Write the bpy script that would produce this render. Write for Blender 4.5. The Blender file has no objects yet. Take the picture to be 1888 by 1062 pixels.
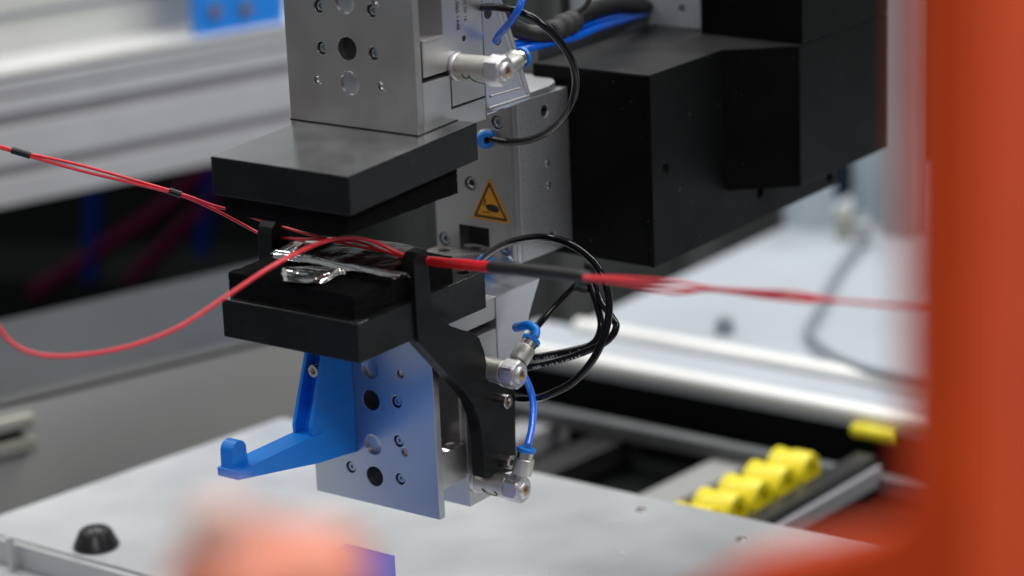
import bpy, bmesh, math, random
from mathutils import Vector, Matrix
random.seed(7)
S = bpy.context.scene
COL = S.collection
MM = 0.001

# ------------------------------------------------------------------ camera
cd = bpy.data.cameras.new('camera'); cam = bpy.data.objects.new('camera', cd); COL.objects.link(cam)
right = Vector((0.80870448, 0.58686233, -0.03987076))
down = Vector((0.13934757, -0.25699378, -0.95631399))
fwd = Vector((-0.57147119, 0.76781951, -0.28960985))
cam.matrix_world = Matrix(((right.x, -down.x, -fwd.x, 0.85192739), (right.y, -down.y, -fwd.y, -1.06558846),
                           (right.z, -down.z, -fwd.z, 0.32791847), (0, 0, 0, 1)))
cd.sensor_width = 36.0; cd.lens = 90.763; cd.clip_start = 0.02; cd.clip_end = 60
cd.dof.use_dof = True; cd.dof.focus_distance = 1.445; cd.dof.aperture_fstop = 3.6; cd.dof.aperture_blades = 9
S.camera = cam

# ------------------------------------------------------------------ world, ceiling lamps and an added fill lamp
w = bpy.data.worlds.new('World'); S.world = w; w.use_nodes = True
bgn = w.node_tree.nodes['Background']; bgn.inputs[0].default_value = (0.80, 0.86, 0.93, 1); bgn.inputs[1].default_value = 0.17
def area(name, loc, target, sx, sy, power, col=(1, 0.97, 0.92)):
    l = bpy.data.lights.new(name, 'AREA'); l.shape = 'RECTANGLE'; l.size = sx; l.size_y = sy; l.energy = power; l.color = col
    o = bpy.data.objects.new(name, l); COL.objects.link(o); o.location = loc
    o.rotation_euler = (Vector(target) - Vector(loc)).to_track_quat('-Z', 'Y').to_euler()
    return o
# rows of ceiling panels of the hall
for k, (x, y, e) in enumerate([(-1.3, 0.3, 25), (-0.2, 0.9, 25), (0.9, 1.5, 25), (-0.6, 2.4, 38)]):
    area('ceiling_or_fill_panel', (x, y, 2.1), (x, y, 0), 1.2, 0.40, e, (1, 0.985, 0.96))
area('ceiling_or_fill_panel', (2.3, 0.5, 1.9), (0.3, 0.2, -0.2), 1.3, 0.5, 26, (1, 0.985, 0.96))
area('ceiling_or_fill_panel', (-1.6, -1.2, 2.1), (-1.6, -1.2, 0), 1.2, 0.40, 14, (1, 0.985, 0.96))
area('ceiling_or_fill_panel', (1.5, -1.9, 2.1), (1.5, -1.9, 0), 1.2, 0.40, 22, (1, 0.985, 0.96))  # added fill lamp without a known source, brightens the orange stand's front
S.view_settings.view_transform = 'Standard'; S.view_settings.look = 'None'
S.view_settings.exposure = 0.06; S.view_settings.gamma = 1.0
S.render.engine = 'CYCLES'; S.cycles.use_denoising = True; S.cycles.max_bounces = 8

# ------------------------------------------------------------------ materials
def mat(name, col, rough=0.5, metal=0.0, var=0.0, vscale=60.0, bump=0.0, bscale=400.0, stretch=(1, 1, 1), rvar=0.0,
        spec=0.5, coat=0.0, speck=None, trans=0.0, dist=0.0004):
    m = bpy.data.materials.new(name); m.use_nodes = True
    nt = m.node_tree; n = nt.nodes; b = n['Principled BSDF']
    b.inputs['Base Color'].default_value = (*col, 1); b.inputs['Roughness'].default_value = rough
    b.inputs['Metallic'].default_value = metal
    b.inputs['Specular IOR Level'].default_value = spec; b.inputs['Coat Weight'].default_value = coat
    b.inputs['Transmission Weight'].default_value = trans
    tc = n.new('ShaderNodeTexCoord'); mp = n.new('ShaderNodeMapping'); mp.inputs['Scale'].default_value = stretch
    nt.links.new(tc.outputs['Object'], mp.inputs['Vector'])
    if var > 0 or rvar > 0:
        no = n.new('ShaderNodeTexNoise'); no.inputs['Scale'].default_value = vscale; no.inputs['Detail'].default_value = 6
        nt.links.new(mp.outputs[0], no.inputs['Vector'])
        if var > 0:
            r = n.new('ShaderNodeMapRange'); r.inputs[1].default_value = 0.3; r.inputs[2].default_value = 0.7
            r.inputs[3].default_value = 1 - var; r.inputs[4].default_value = 1 + var
            nt.links.new(no.outputs['Fac'], r.inputs[0])
            mx = n.new('ShaderNodeVectorMath'); mx.operation = 'SCALE'; mx.inputs[0].default_value = col
            nt.links.new(r.outputs[0], mx.inputs['Scale'])
            out = mx.outputs[0]
            if speck:
                vo = n.new('ShaderNodeTexNoise'); vo.inputs['Scale'].default_value = speck[0]; vo.inputs['Detail'].default_value = 2
                nt.links.new(tc.outputs['Object'], vo.inputs['Vector'])
                rr = n.new('ShaderNodeMapRange'); rr.inputs[1].default_value = speck[1]; rr.inputs[2].default_value = speck[1] + 0.03
                nt.links.new(vo.outputs['Fac'], rr.inputs[0])
                mm = n.new('ShaderNodeMix'); mm.data_type = 'RGBA'; mm.inputs['B'].default_value = (*speck[2], 1)
                nt.links.new(rr.outputs[0], mm.inputs['Factor']); nt.links.new(out, mm.inputs['A']); out = mm.outputs['Result']
            nt.links.new(out, b.inputs['Base Color'])
        if rvar > 0:
            r2 = n.new('ShaderNodeMapRange'); r2.inputs[1].default_value = 0.3; r2.inputs[2].default_value = 0.7
            r2.inputs[3].default_value = max(0.02, rough - rvar); r2.inputs[4].default_value = rough + rvar
            nt.links.new(no.outputs['Fac'], r2.inputs[0]); nt.links.new(r2.outputs[0], b.inputs['Roughness'])
    if bump > 0:
        nb = n.new('ShaderNodeTexNoise'); nb.inputs['Scale'].default_value = bscale; nb.inputs['Detail'].default_value = 4
        nt.links.new(mp.outputs[0], nb.inputs['Vector'])
        bu = n.new('ShaderNodeBump'); bu.inputs['Strength'].default_value = bump; bu.inputs['Distance'].default_value = dist
        nt.links.new(nb.outputs['Fac'], bu.inputs['Height']); nt.links.new(bu.outputs[0], b.inputs['Normal'])
    return m

M = {}
M['alu'] = mat('satin_aluminium', (0.50, 0.49, 0.485), 0.42, 1.0, 0.05, 40, 0.10, 900, rvar=0.04)
M['alu_blue'] = mat('anodised_aluminium', (0.56, 0.57, 0.60), 0.34, 1.0, 0.04, 30, 0.06, 900, rvar=0.03)
M['alu_cut'] = mat('milled_aluminium', (0.66, 0.67, 0.71), 0.36, 1.0, 0.05, 60, 0.08, 200, stretch=(1, 0.5, 4), rvar=0.05)
M['alu_wedge'] = mat('satin_wedge', (0.66, 0.67, 0.78), 0.20, 1.0, 0.04, 50, 0.03, 200, stretch=(1, 1, 2))
M['cast'] = mat('bead_blasted_aluminium', (0.60, 0.61, 0.63), 0.50, 1.0, 0.10, 500, 0.45, 1500, speck=(900, 0.68, (0.1, 0.1, 0.1)))
M['chamfer'] = mat('bright_aluminium', (0.64, 0.63, 0.64), 0.42, 1.0, 0.03, 40, 0.06, 600)
M['zinc'] = mat('nickel_plated_brass', (0.62, 0.62, 0.57), 0.48, 1.0, 0.06, 60, 0.10, 200, rvar=0.06)
M['nut'] = mat('satin_nickel', (0.68, 0.67, 0.69), 0.46, 1.0, 0.05, 60, 0.12, 300)
M['gold'] = mat('brass', (0.42, 0.24, 0.08), 0.32, 1.0, 0.15, 200)
M['steel'] = mat('stainless_steel', (0.58, 0.55, 0.53), 0.24, 1.0, 0.08, 200, 0.1, 500)
M['screw'] = mat('zinc_plated_screw', (0.52, 0.57, 0.62), 0.28, 1.0, 0.08, 300)
M['dark'] = mat('black_and_recess_shade', (0.012, 0.012, 0.013), 0.6, 0.0, 0.1, 100)  # black put in for the shade inside holes and gaps; also dark parts
M['pad'] = mat('black_coated_plate', (0.011, 0.012, 0.0125), 0.27, 0.0, 0.12, 45, 0.04, 260, rvar=0.04, spec=0.20, speck=(700, 0.74, (0.09, 0.09, 0.09)))
M['sheet'] = mat('grey_metal_sheet', (0.70, 0.70, 0.70), 0.23, 1.0, 0.08, 30, 0.04, 400, rvar=0.05)
M['foil_dark'] = mat('foil_dark_reflection', (0.008, 0.008, 0.008), 0.2, 0.0, 0.1, 60, 0.7, 300, spec=0.35)  # silver foil coloured black: the dark foam it mirrors is in the colour
M['foam'] = mat('black_foam', (0.006, 0.006, 0.0065), 0.9, 0.0, 0.25, 300, 0.8, 700, spec=0.06)
M['blackplast'] = mat('black_printed_plastic', (0.006, 0.0068, 0.0075), 0.45, 0.0, 0.12, 60, 0.10, 500, spec=0.22, speck=(600, 0.75, (0.06, 0.06, 0.06)))
M['cover'] = mat('black_powder_coat', (0.0022, 0.0025, 0.0027), 0.42, 0.0, 0.20, 30, 0.12, 900, spec=0.09, rvar=0.07, speck=(420, 0.735, (0.08, 0.08, 0.08)))
M['anod_black'] = mat('black_anodised', (0.30, 0.285, 0.28), 0.45, 0.85, 0.15, 60, 0.35, 700, speck=(1100, 0.62, (0.20, 0.20, 0.20)))
M['blue'] = mat('blue_printed_plastic', (0.003, 0.245, 0.86), 0.42, 0.0, 0.07, 40, 0.32, 700, stretch=(0.05, 0.05, 3.0))
M['bluefit'] = mat('blue_fitting_plastic', (0.004, 0.20, 0.72), 0.35, 0.0, 0.05, 60)
M['bluetube'] = mat('blue_pu_tube', (0.004, 0.14, 0.80), 0.22, 0.0, 0.06, 100, spec=0.6)
M['blacktube'] = mat('black_pu_tube', (0.004, 0.004, 0.006), 0.10, 0.0, 0.1, 100, 0.05, 300, spec=0.36)
M['red'] = mat('red_wire', (0.80, 0.034, 0.050), 0.35, 0.0, 0.08, 200)
M['redshrink'] = mat('red_heat_shrink', (0.72, 0.010, 0.016), 0.35, 0.0, 0.10, 150, 0.4, 120)
M['shrink'] = mat('black_heat_shrink', (0.005, 0.005, 0.0055), 0.5, 0.0, 0.15, 100, 0.3, 200)
M['tape'] = mat('black_cloth_tape', (0.028, 0.028, 0.030), 0.75, 0.0, 0.25, 200, 0.9, 900)
M['foil'] = mat('crumpled_silver_foil', (0.97, 0.97, 0.95), 0.12, 0.95, 0.03, 60, 0.9, 260)
M['yellow'] = mat('warning_yellow', (0.62, 0.27, 0.012), 0.45, 0.0, 0.06, 60)
M['ink'] = mat('black_print', (0.01, 0.01, 0.01), 0.5)
M['greyink'] = mat('grey_print', (0.05, 0.05, 0.055), 0.5)
M['faint'] = mat('faint_grey_print', (0.16, 0.16, 0.17), 0.5)
M['white_ink'] = mat('white_print', (0.85, 0.87, 0.90), 0.5)
M['green'] = mat('green_marker', (0.004, 0.10, 0.045), 0.4)
M['table'] = mat('worn_aluminium_plate', (0.54, 0.56, 0.575), 0.38, 0.3, 0.05, 14, 0.08, 120, rvar=0.12, speck=(260, 0.77, (0.42, 0.42, 0.42)))
M['lip'] = mat('frosted_edge', (0.50, 0.51, 0.51), 0.4, 0.2, 0.08, 20)
M['rubber'] = mat('black_rubber', (0.012, 0.012, 0.013), 0.32, 0, 0.1, 80)
M['orange'] = mat('orange_paint', (0.95, 0.090, 0.010), 0.38, 0, 0.08, 20)
M['orange_dark'] = mat('darker_orange_paint', (0.55, 0.045, 0.012), 0.45, 0, 0.25, 18)  # darker, blotchier orange for the flange and bolt heads
M['bluereflector'] = mat('slate_blue_reflector', (0.10, 0.21, 0.52), 0.45, 0.0, 0.08, 20)
M['bluebox'] = mat('blue_violet_block', (0.20, 0.20, 0.72), 0.4, 0.0, 0.05, 30)
M['profile'] = mat('aluminium_profile', (0.66, 0.66, 0.69), 0.40, 0.3, 0.04, 20)
M['groove'] = mat('profile_groove_grey', (0.30, 0.295, 0.32), 0.5, 0.1, 0.05, 20)
M['panel'] = mat('pale_grey_panel', (0.58, 0.59, 0.56), 0.5, 0, 0.05, 8)
M['backblue'] = mat('blue_bracket_plastic', (0.008, 0.26, 0.90), 0.4, 0, 0.05, 20)
M['charcoal'] = mat('charcoal_cover', (0.042, 0.047, 0.052), 0.35, 0, 0.15, 9)
M['midgrey'] = mat('grey_sheet_metal', (0.30, 0.302, 0.297), 0.45, 0.1, 0.08, 6)
M['duct'] = mat('grey_painted_duct', (0.11, 0.115, 0.12), 0.45, 0.0, 0.15, 30)
M['platemetal'] = mat('brushed_plate', (0.42, 0.45, 0.48), 0.45, 0.1, 0.06, 60, 0.15, 160, stretch=(5, 1, 0.2))
M['salmon'] = mat('pale_orange_plastic', (0.86, 0.27, 0.16), 0.35)
M['pink'] = mat('pale_pink_cap', (0.80, 0.50, 0.42), 0.3)
M['greygreen'] = mat('grey_cabinet_door', (0.11, 0.12, 0.115), 0.5, 0, 0.1, 6)
M['navyblue'] = mat('navy_plastic', (0.006, 0.02, 0.13), 0.5)
M['braid'] = mat('black_braided_sleeve', (0.010, 0.010, 0.011), 0.5, 0, 0.3, 300, 0.8, 900)
M['dusty_lit'] = mat('dusty_lit_black', (0.024, 0.0245, 0.025), 0.5, 0, 0.45, 28, 0.1, 700, spec=0.4, speck=(330, 0.72, (0.14, 0.14, 0.14)))  # dust grey that also puts the top's brighter light into the colour
M['lidgrey'] = mat('worn_grey_lid', (0.065, 0.066, 0.065), 0.5, 0, 0.1, 8)
M['sockshade'] = mat('socket_shade', (0.01, 0.008, 0.008), 0.5)
M['sidegrey'] = mat('light_grey_side_panel', (0.52, 0.52, 0.51), 0.5, 0, 0.06, 6)
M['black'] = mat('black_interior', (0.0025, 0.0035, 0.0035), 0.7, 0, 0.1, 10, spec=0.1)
M['cabinet'] = mat('dark_green_grey_cabinet', (0.060, 0.070, 0.067), 0.5, 0, 0.1, 6)
M['magenta'] = mat('magenta_cable', (0.028, 0.0006, 0.011), 0.7, spec=0.05)
M['navy'] = mat('navy_cable', (0.0008, 0.006, 0.06), 0.7, spec=0.05)
M['bench'] = mat('pale_blue_grey_bench', (0.42, 0.455, 0.50), 0.45, 0.1, 0.06, 6)
M['rail'] = mat('bright_rail', (0.82, 0.82, 0.80), 0.35, 0.15, 0.05, 10)
M['yellowcap'] = mat('yellow_plastic', (0.78, 0.66, 0.016), 0.42, 0, 0.06, 30)
M['greycable'] = mat('grey_cable', (0.22, 0.25, 0.28), 0.5)
M['wall'] = mat('grey_hall_wall', (0.52, 0.54, 0.54), 0.8, 0, 0.1, 2)
M['floor'] = mat('grey_hall_floor', (0.13, 0.135, 0.14), 0.5, 0, 0.15, 3)
M['frame'] = mat('pale_grey_frame', (0.36, 0.38, 0.40), 0.45, 0.1, 0.06, 8)
M['clear'] = mat('pale_bottle_plastic', (0.50, 0.57, 0.62), 0.35, 0, 0.1, 20)
M['cream'] = mat('cream_plastic', (0.36, 0.36, 0.31), 0.5, 0, 0.1, 20)


# ------------------------------------------------------------------ helpers
ORI = {}
def thing(name, label, cat, loc, group=None):
    o = bpy.data.objects.new(name, None); COL.objects.link(o); o.location = Vector(loc) * MM
    o.empty_display_size = 0.01; o['label'] = label; o['category'] = cat
    if group: o['group'] = group
    ORI[o.name] = Vector(loc); return o
def tag(o, label=None, cat=None, group=None, kind=None):
    if label: o['label'] = label
    if cat: o['category'] = cat
    if group: o['group'] = group
    if kind: o['kind'] = kind
    return o
def obj(name, bm, m, parent=None, smooth=None):
    """bm: bmesh in world millimetres -> one mesh object, origin at its own centre, parented at the right place"""
    if isinstance(bm, bpy.types.Mesh):
        t = bmesh.new(); t.from_mesh(bm); bm = t
    lo = Vector((1e9,) * 3); hi = -lo
    for v in bm.verts:
        for i in range(3):
            lo[i] = min(lo[i], v.co[i]); hi[i] = max(hi[i], v.co[i])
    c = (lo + hi) / 2
    for v in bm.verts: v.co = (v.co - c) * MM
    if smooth is not None:
        lim = math.radians(smooth)
        for f in bm.faces: f.smooth = True
        for e in bm.edges:
            e.smooth = not (len(e.link_faces) == 2 and e.calc_face_angle(0) > lim) and len(e.link_faces) == 2
    me = bpy.data.meshes.new(name); bm.to_mesh(me); bm.free(); me.materials.append(m)
    o = bpy.data.objects.new(name, me); COL.objects.link(o)
    po = Vector((0, 0, 0))
    if parent is not None:
        o.parent = parent; po = ORI[parent.name]
    o.location = (c - po) * MM
    ORI[o.name] = c
    return o
def bev(bm, w, seg=2, ang=25):
    if w <= 0: return bm
    es = [e for e in bm.edges if len(e.link_faces) == 2 and e.calc_face_angle(0) > math.radians(ang)]
    bmesh.ops.bevel(bm, geom=es, offset=w, segments=seg, profile=0.6, affect='EDGES', clamp_overlap=True)
    return bm
def box(x0, x1, y0, y1, z0, z1, b=0.4, seg=2):
    bm = bmesh.new(); bmesh.ops.create_cube(bm, size=1)
    for v in bm.verts:
        v.co = Vector((x0 + (v.co.x + .5) * (x1 - x0), y0 + (v.co.y + .5) * (y1 - y0), z0 + (v.co.z + .5) * (z1 - z0)))
    return bev(bm, b, seg)
def join(*bms):
    out = bmesh.new()
    for b in bms:
        me = bpy.data.meshes.new('tmp'); b.to_mesh(me); b.free(); out.from_mesh(me); bpy.data.meshes.remove(me)
    return out
AX = {'x': lambda u, v, a: Vector((a, u, v)), 'y': lambda u, v, a: Vector((u, a, v)), 'z': lambda u, v, a: Vector((u, v, a))}
def prism(poly, ax, a0, a1, b=0.4, seg=2):
    bm = bmesh.new(); f = AX[ax]
    A = [bm.verts.new(f(u, v, a0)) for u, v in poly]; B = [bm.verts.new(f(u, v, a1)) for u, v in poly]
    n = len(poly); bm.faces.new(A); bm.faces.new(B[::-1])
    for i in range(n): bm.faces.new((A[i], A[(i + 1) % n], B[(i + 1) % n], B[i]))
    bmesh.ops.recalc_face_normals(bm, faces=bm.faces)
    return bev(bm, b, seg)
def hexa(bot, top, b=0.4):
    """box from four bottom and four top corners"""
    bm = bmesh.new(); A = [bm.verts.new(p) for p in bot]; B = [bm.verts.new(p) for p in top]
    bm.faces.new(A); bm.faces.new(B)
    for i in range(4): bm.faces.new((A[i], A[(i + 1) % 4], B[(i + 1) % 4], B[i]))
    bmesh.ops.recalc_face_normals(bm, faces=bm.faces)
    return bev(bm, b)
def frame_of(d):
    d = Vector(d).normalized(); q = d.to_track_quat('Z', 'Y'); return q.to_matrix()
def lathe(prof, p0, d, seg=32, closed=False):
    """prof: (radius, height) pairs along direction d from p0"""
    bm = bmesh.new(); R = frame_of(d); p0 = Vector(p0); rings = []
    for r, h in prof:
        if r < 1e-6: rings.append([bm.verts.new(p0 + R @ Vector((0, 0, h)))])
        else: rings.append([bm.verts.new(p0 + R @ Vector((r * math.cos(2 * math.pi * k / seg), r * math.sin(2 * math.pi * k / seg), h))) for k in range(seg)])
    for a, c in zip(rings, rings[1:]):
        if len(a) == 1 and len(c) == 1: continue
        for k in range(seg):
            k2 = (k + 1) % seg
            if len(a) == 1: bm.faces.new((a[0], c[k], c[k2]))
            elif len(c) == 1: bm.faces.new((a[k], a[k2], c[0]))
            else: bm.faces.new((a[k], a[k2], c[k2], c[k]))
    bmesh.ops.recalc_face_normals(bm, faces=bm.faces)
    return bm
def cat_rom(pts, n=10):
    P = [Vector(p) for p in pts]; P = [2 * P[0] - P[1]] + P + [2 * P[-1] - P[-2]]; out = []
    for i in range(1, len(P) - 2):
        for k in range(n):
            t = k / n; a, b, c, d = P[i - 1], P[i], P[i + 1], P[i + 2]
            out.append(0.5 * ((2 * b) + (c - a) * t + (2 * a - 5 * b + 4 * c - d) * t * t + (-a + 3 * b - 3 * c + d) * t ** 3))
    out.append(P[-2]); return out
def tube(pts, r, seg=14, n=10, ends=True, rfun=None):
    C = cat_rom(pts, n); bm = bmesh.new(); rings = []
    t0 = (C[1] - C[0]).normalized(); nrm = t0.orthogonal().normalized()
    for i, p in enumerate(C):
        t = (C[min(i + 1, len(C) - 1)] - C[max(i - 1, 0)]).normalized()
        nrm = (nrm - t * nrm.dot(t)).normalized(); bi = t.cross(nrm)
        rr = r * (rfun(i / (len(C) - 1)) if rfun else 1)
        rings.append([bm.verts.new(p + rr * (nrm * math.cos(2 * math.pi * k / seg) + bi * math.sin(2 * math.pi * k / seg))) for k in range(seg)])
    for a, b in zip(rings, rings[1:]):
        for k in range(seg): bm.faces.new((a[k], a[(k + 1) % seg], b[(k + 1) % seg], b[k]))
    if ends:
        bm.faces.new(rings[0][::-1]); bm.faces.new(rings[-1])
    bmesh.ops.recalc_face_normals(bm, faces=bm.faces)
    return bm
def curve_mesh(outline, holes, depth, bevel):
    """flat plate with round holes: x,y in the plane, thickness along +z (0..depth)"""
    cu = bpy.data.curves.new('tmp', 'CURVE'); cu.dimensions = '2D'; cu.fill_mode = 'BOTH'
    cu.extrude = depth / 2 - bevel; cu.bevel_depth = bevel; cu.bevel_resolution = 1; cu.offset = -bevel
    def spl(pts):
        s = cu.splines.new('POLY'); s.points.add(len(pts) - 1)
        for q, p in zip(s.points, pts): q.co = (p[0], p[1], 0, 1)
        s.use_cyclic_u = True
    spl(outline)
    for cx, cy, r in holes: spl([(cx + r * math.cos(-2 * math.pi * k / 32), cy + r * math.sin(-2 * math.pi * k / 32)) for k in range(32)])
    o = bpy.data.objects.new('tmp', cu); COL.objects.link(o)
    dg = bpy.context.evaluated_depsgraph_get(); dg.update()
    me = bpy.data.meshes.new_from_object(o.evaluated_get(dg))
    bpy.data.objects.remove(o); bpy.data.curves.remove(cu)
    bm = bmesh.new(); bm.from_mesh(me); bpy.data.meshes.remove(me)
    bmesh.ops.translate(bm, vec=(0, 0, depth / 2), verts=bm.verts)
    bmesh.ops.remove_doubles(bm, verts=bm.verts, dist=0.001)
    for f in bm.faces: f.smooth = False
    return bm
def to_plane(bm, ax, a):
    """local (u,v,depth) -> plate whose outer face lies on plane ax=a and goes inward"""
    for v in bm.verts:
        u, vv, d = v.co
        if ax == '-y': v.co = Vector((u, a + d, vv))      # outer face towards -y
        elif ax == '+x': v.co = Vector((a - d, u, vv))    # outer face towards +x, u = y
    bmesh.ops.recalc_face_normals(bm, faces=bm.faces)
    return bm
TX = {}
def text_bm(s, size):
    cu = bpy.data.curves.new('tmp', 'FONT'); cu.body = s; cu.size = size; cu.extrude = 0
    o = bpy.data.objects.new('tmp', cu); COL.objects.link(o)
    dg = bpy.context.evaluated_depsgraph_get(); dg.update()
    me = bpy.data.meshes.new_from_object(o.evaluated_get(dg))
    bpy.data.objects.remove(o); bpy.data.curves.remove(cu)
    bm = bmesh.new(); bm.from_mesh(me); bpy.data.meshes.remove(me); return bm
def place(bm, o, ex, ey):
    o, ex, ey = Vector(o), Vector(ex), Vector(ey); ez = ex.cross(ey)
    for v in bm.verts: v.co = o + ex * v.co.x + ey * v.co.y + ez * v.co.z
    return bm
def socket_head(p, d, R, rin, depth, height, kind='hex', rot=0.3, cham=0.4, seg=36):
    """screw head with a real socket; p is the centre of its front face, d points out of it"""
    bm = bmesh.new(); F = frame_of(d); p = Vector(p)
    def inner(t):
        t += rot
        if kind == 'hex':
            a = (t % (math.pi / 3)) - math.pi / 6; return rin * math.cos(math.pi / 6) / math.cos(a)
        return rin * (1 + 0.20 * math.cos(6 * t))
    def ring(fr, h): return [bm.verts.new(p + F @ Vector((fr(2 * math.pi * k / seg) * math.cos(2 * math.pi * k / seg), fr(2 * math.pi * k / seg) * math.sin(2 * math.pi * k / seg), h))) for k in range(seg)]
    rs = [ring(lambda t: R, -height), ring(lambda t: R, -cham), ring(lambda t: R - cham * .8, 0), ring(lambda t: inner(t) * 1.12, 0), ring(inner, -0.25), ring(inner, -depth)]
    for a, b in zip(rs, rs[1:]):
        for k in range(seg): bm.faces.new((a[k], a[(k + 1) % seg], b[(k + 1) % seg], b[k]))
    c = bm.verts.new(p + F @ Vector((0, 0, -depth * 1.15)))
    for k in range(seg): bm.faces.new((rs[-1][k], rs[-1][(k + 1) % seg], c))
    bmesh.ops.recalc_face_normals(bm, faces=bm.faces)
    return bm
def cup(p, d, R, depth, seg=32):
    """a blind bore: inner wall and bottom, open towards d"""
    return lathe([(R, 0), (R, -depth), (0, -depth)], p, d, seg)
NY = (0, -1, 0); PX = (1, 0, 0)

# ================================================================== SETTING
def slab(x0, x1, y0, y1, z0, z1, name, m, b=0.0): return tag(obj(name, box(x0, x1, y0, y1, z0, z1, b), m), kind='structure')
slab(-6000, 5000, -4500, 4000, -1120, -1100, 'floor', M['floor'])
slab(-6000, 5000, 3600, 3700, -1100, 2600, 'back_wall', M['wall'])
slab(-3300, -3200, -4500, 3600, -1100, 2600, 'left_wall', M['wall'])

# ------------------------------------------------------------------ machine table
tb = thing('machine_table', 'pale worn aluminium table plate spreading below the gripper', 'table', (0, 120, -312))
obj('table_plate', prism([(-352, -10), (-140, -8), (330, -8), (330, 262), (-345, 256), (-384, 14), (-380, -10)], 'z', -312, -300, 1.2), M['table'], tb)
obj('edge_strip', box(-375, -225, -14.5, -10.3, -330, -301.5, 0.5), M['lip'], tb)
obj('front_ledge', box(-420, 330, -420, -14.8, -330, -318, 0.8), M['table'], tb)
for x, y in ((-370, 240), (310, 240), (-370, -380), (310, -380)):
    obj('leg', box(x - 20, x + 20, y - 20, y + 20, -1100, -330.3, 1), M['profile'], tb)
tag(obj('locating_pin', lathe([(0, 0), (2.6, 0), (2.6, -2), (2.2, -24), (0, -24)], (-339, -19, -294.5), (0, 0, 1), 20), M['lip'], None, 40), 'small bright upright pin beside the table edge strip', 'pin')
bf = thing('bumper_foot', 'black tapered rubber bumper screwed on the table plate', 'bumper', (-288, 8, -300))
obj('rubber_cone', lathe([(0, 0.1), (14.5, 0.1), (14.9, 1.5), (10.4, 10.8), (9.3, 11.8), (5.6, 12.0), (5.2, 9.8), (0, 9.8)], (-288, 8, -300), (0, 0, 1), 32), M['rubber'], bf, 35)
obj('screw', socket_head((-288, 8, -289), (0, 0, 1), 5.0, 2.2, 2, 1.6), M['steel'], bf, 35)
# chips and crumbs lying on the plate
cr = bmesh.new()
for k in range(26):
    x, y = random.uniform(-60, 190), random.uniform(120, 250)
    if k < 3: x, y = ((10, 168), (62, 120), (96, 200))[k]
    t = bmesh.new(); bmesh.ops.create_icosphere(t, subdivisions=1, radius=random.uniform(0.5, 1.0) + (1.3 if k < 1 else 0))
    for v in t.verts: v.co = Vector((x, y, -299.6)) + v.co * random.uniform(0.6, 1.3)
    cr = join(cr, t)
tag(obj('metal_chips', cr, M['rail']), kind='stuff')

for x_, y_ in ((62, 226), (178, 232), (-20, 236)):
    obj('screw', socket_head((x_, y_, -299.2), (0, 0, 1), 3.4, 1.5, 1.4, 1.0), M['steel'], tb, 35)

# blue block standing in front of the gripper
tag(obj('blue_block', box(-26, 9, -330, -51, -317.8, -221.4, 0.5), M['bluebox']), 'smooth blue block standing in front of the lower gripper', 'block')
tag(obj('blue_reflector', box(-190, -27, -460, -150, -317.8, -240, 1), M['bluereflector']), 'wide blue tray out of view, added to reflect in the lower plate', 'reflector')  # unseen; added so the lower gripper's plate mirrors blue

# ================================================================== UPPER GRIPPER
ug = thing('upper_gripper', 'upper grey aluminium gripper with drilled front face, above the wide black plate', 'gripper', (-45, 30, 0))
UT = 150
holes = [(-46.7, 73.6, 6.6), (-46.8, 47.5, 6.6), (-46.3, 28.4, 6.6), (-65.5, 69.5, 3.7), (-28.0, 70.0, 3.7), (-65.1, 46.2, 3.7), (-28.5, 46.4, 3.7),
         (-69.3, 28.1, 2.8), (-23.7, 28.5, 2.8), (-24.5, 75.5, 2.8), (-70.2, 75.8, 2.8), (-46.7, 100, 6.6), (-65.5, 96, 3.7), (-28, 96, 3.7)]
fp = curve_mesh([(-91, 0), (0, 0), (0, UT), (-91, UT)], holes, 5.6, 0.35)
obj('front_plate', to_plane(fp, '-y', 0), M['alu'], ug)
obj('foot', prism([(5.7, 0), (61.5, 0), (61.5, 12.0), (30.4, 12.0), (30.4, 31.2), (5.7, 31.2)], 'x', -91, 0, 0.35), M['chamfer'], ug)
obj('slide', prism([(7.2, 34), (31.6, 34), (31.6, 13.2), (61.5, 13.2), (61.5, UT), (26, UT), (26, 53), (7.2, 53)], 'x', -90, -0.1, 0.35), M['chamfer'], ug)
obj('slide_cap', prism([(7.4, 53.1), (25.8, 53.1), (25.8, 54.6), (7.4, 54.6)], 'x', -60, 0.2, 0.4), M['chamfer'], ug)
wd = thing  # (kept for brevity)
obj('side_cover', prism([(61.7, 2), (105.3, 1.8), (79, 64.5), (62, 106)], 'x', -16, 0, 0.8), M['alu_wedge'], ug)
for (a, b_) in (((103.2, 4.5), (63.8, 101.5)), ((97.5, 9.5), (63.4, 92.5))):
    obj('rib', tube([(0.1, *a), (0.1, (a[0] + b_[0]) / 2, (a[1] + b_[1]) / 2), (0.1, *b_)], 1.0, 10, 3), M['chamfer'], ug, 60)
obj('rib', tube([(0.1, 64, 5.5), (0.1, 82, 5.3), (0.1, 102.5, 5)], 0.9, 10, 3), M['chamfer'], ug, 60)
obj('rib', tube([(0.1, 66, 12), (0.1, 80, 11.5), (0.1, 95, 11)], 0.7, 10, 3), M['chamfer'], ug, 60)
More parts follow.
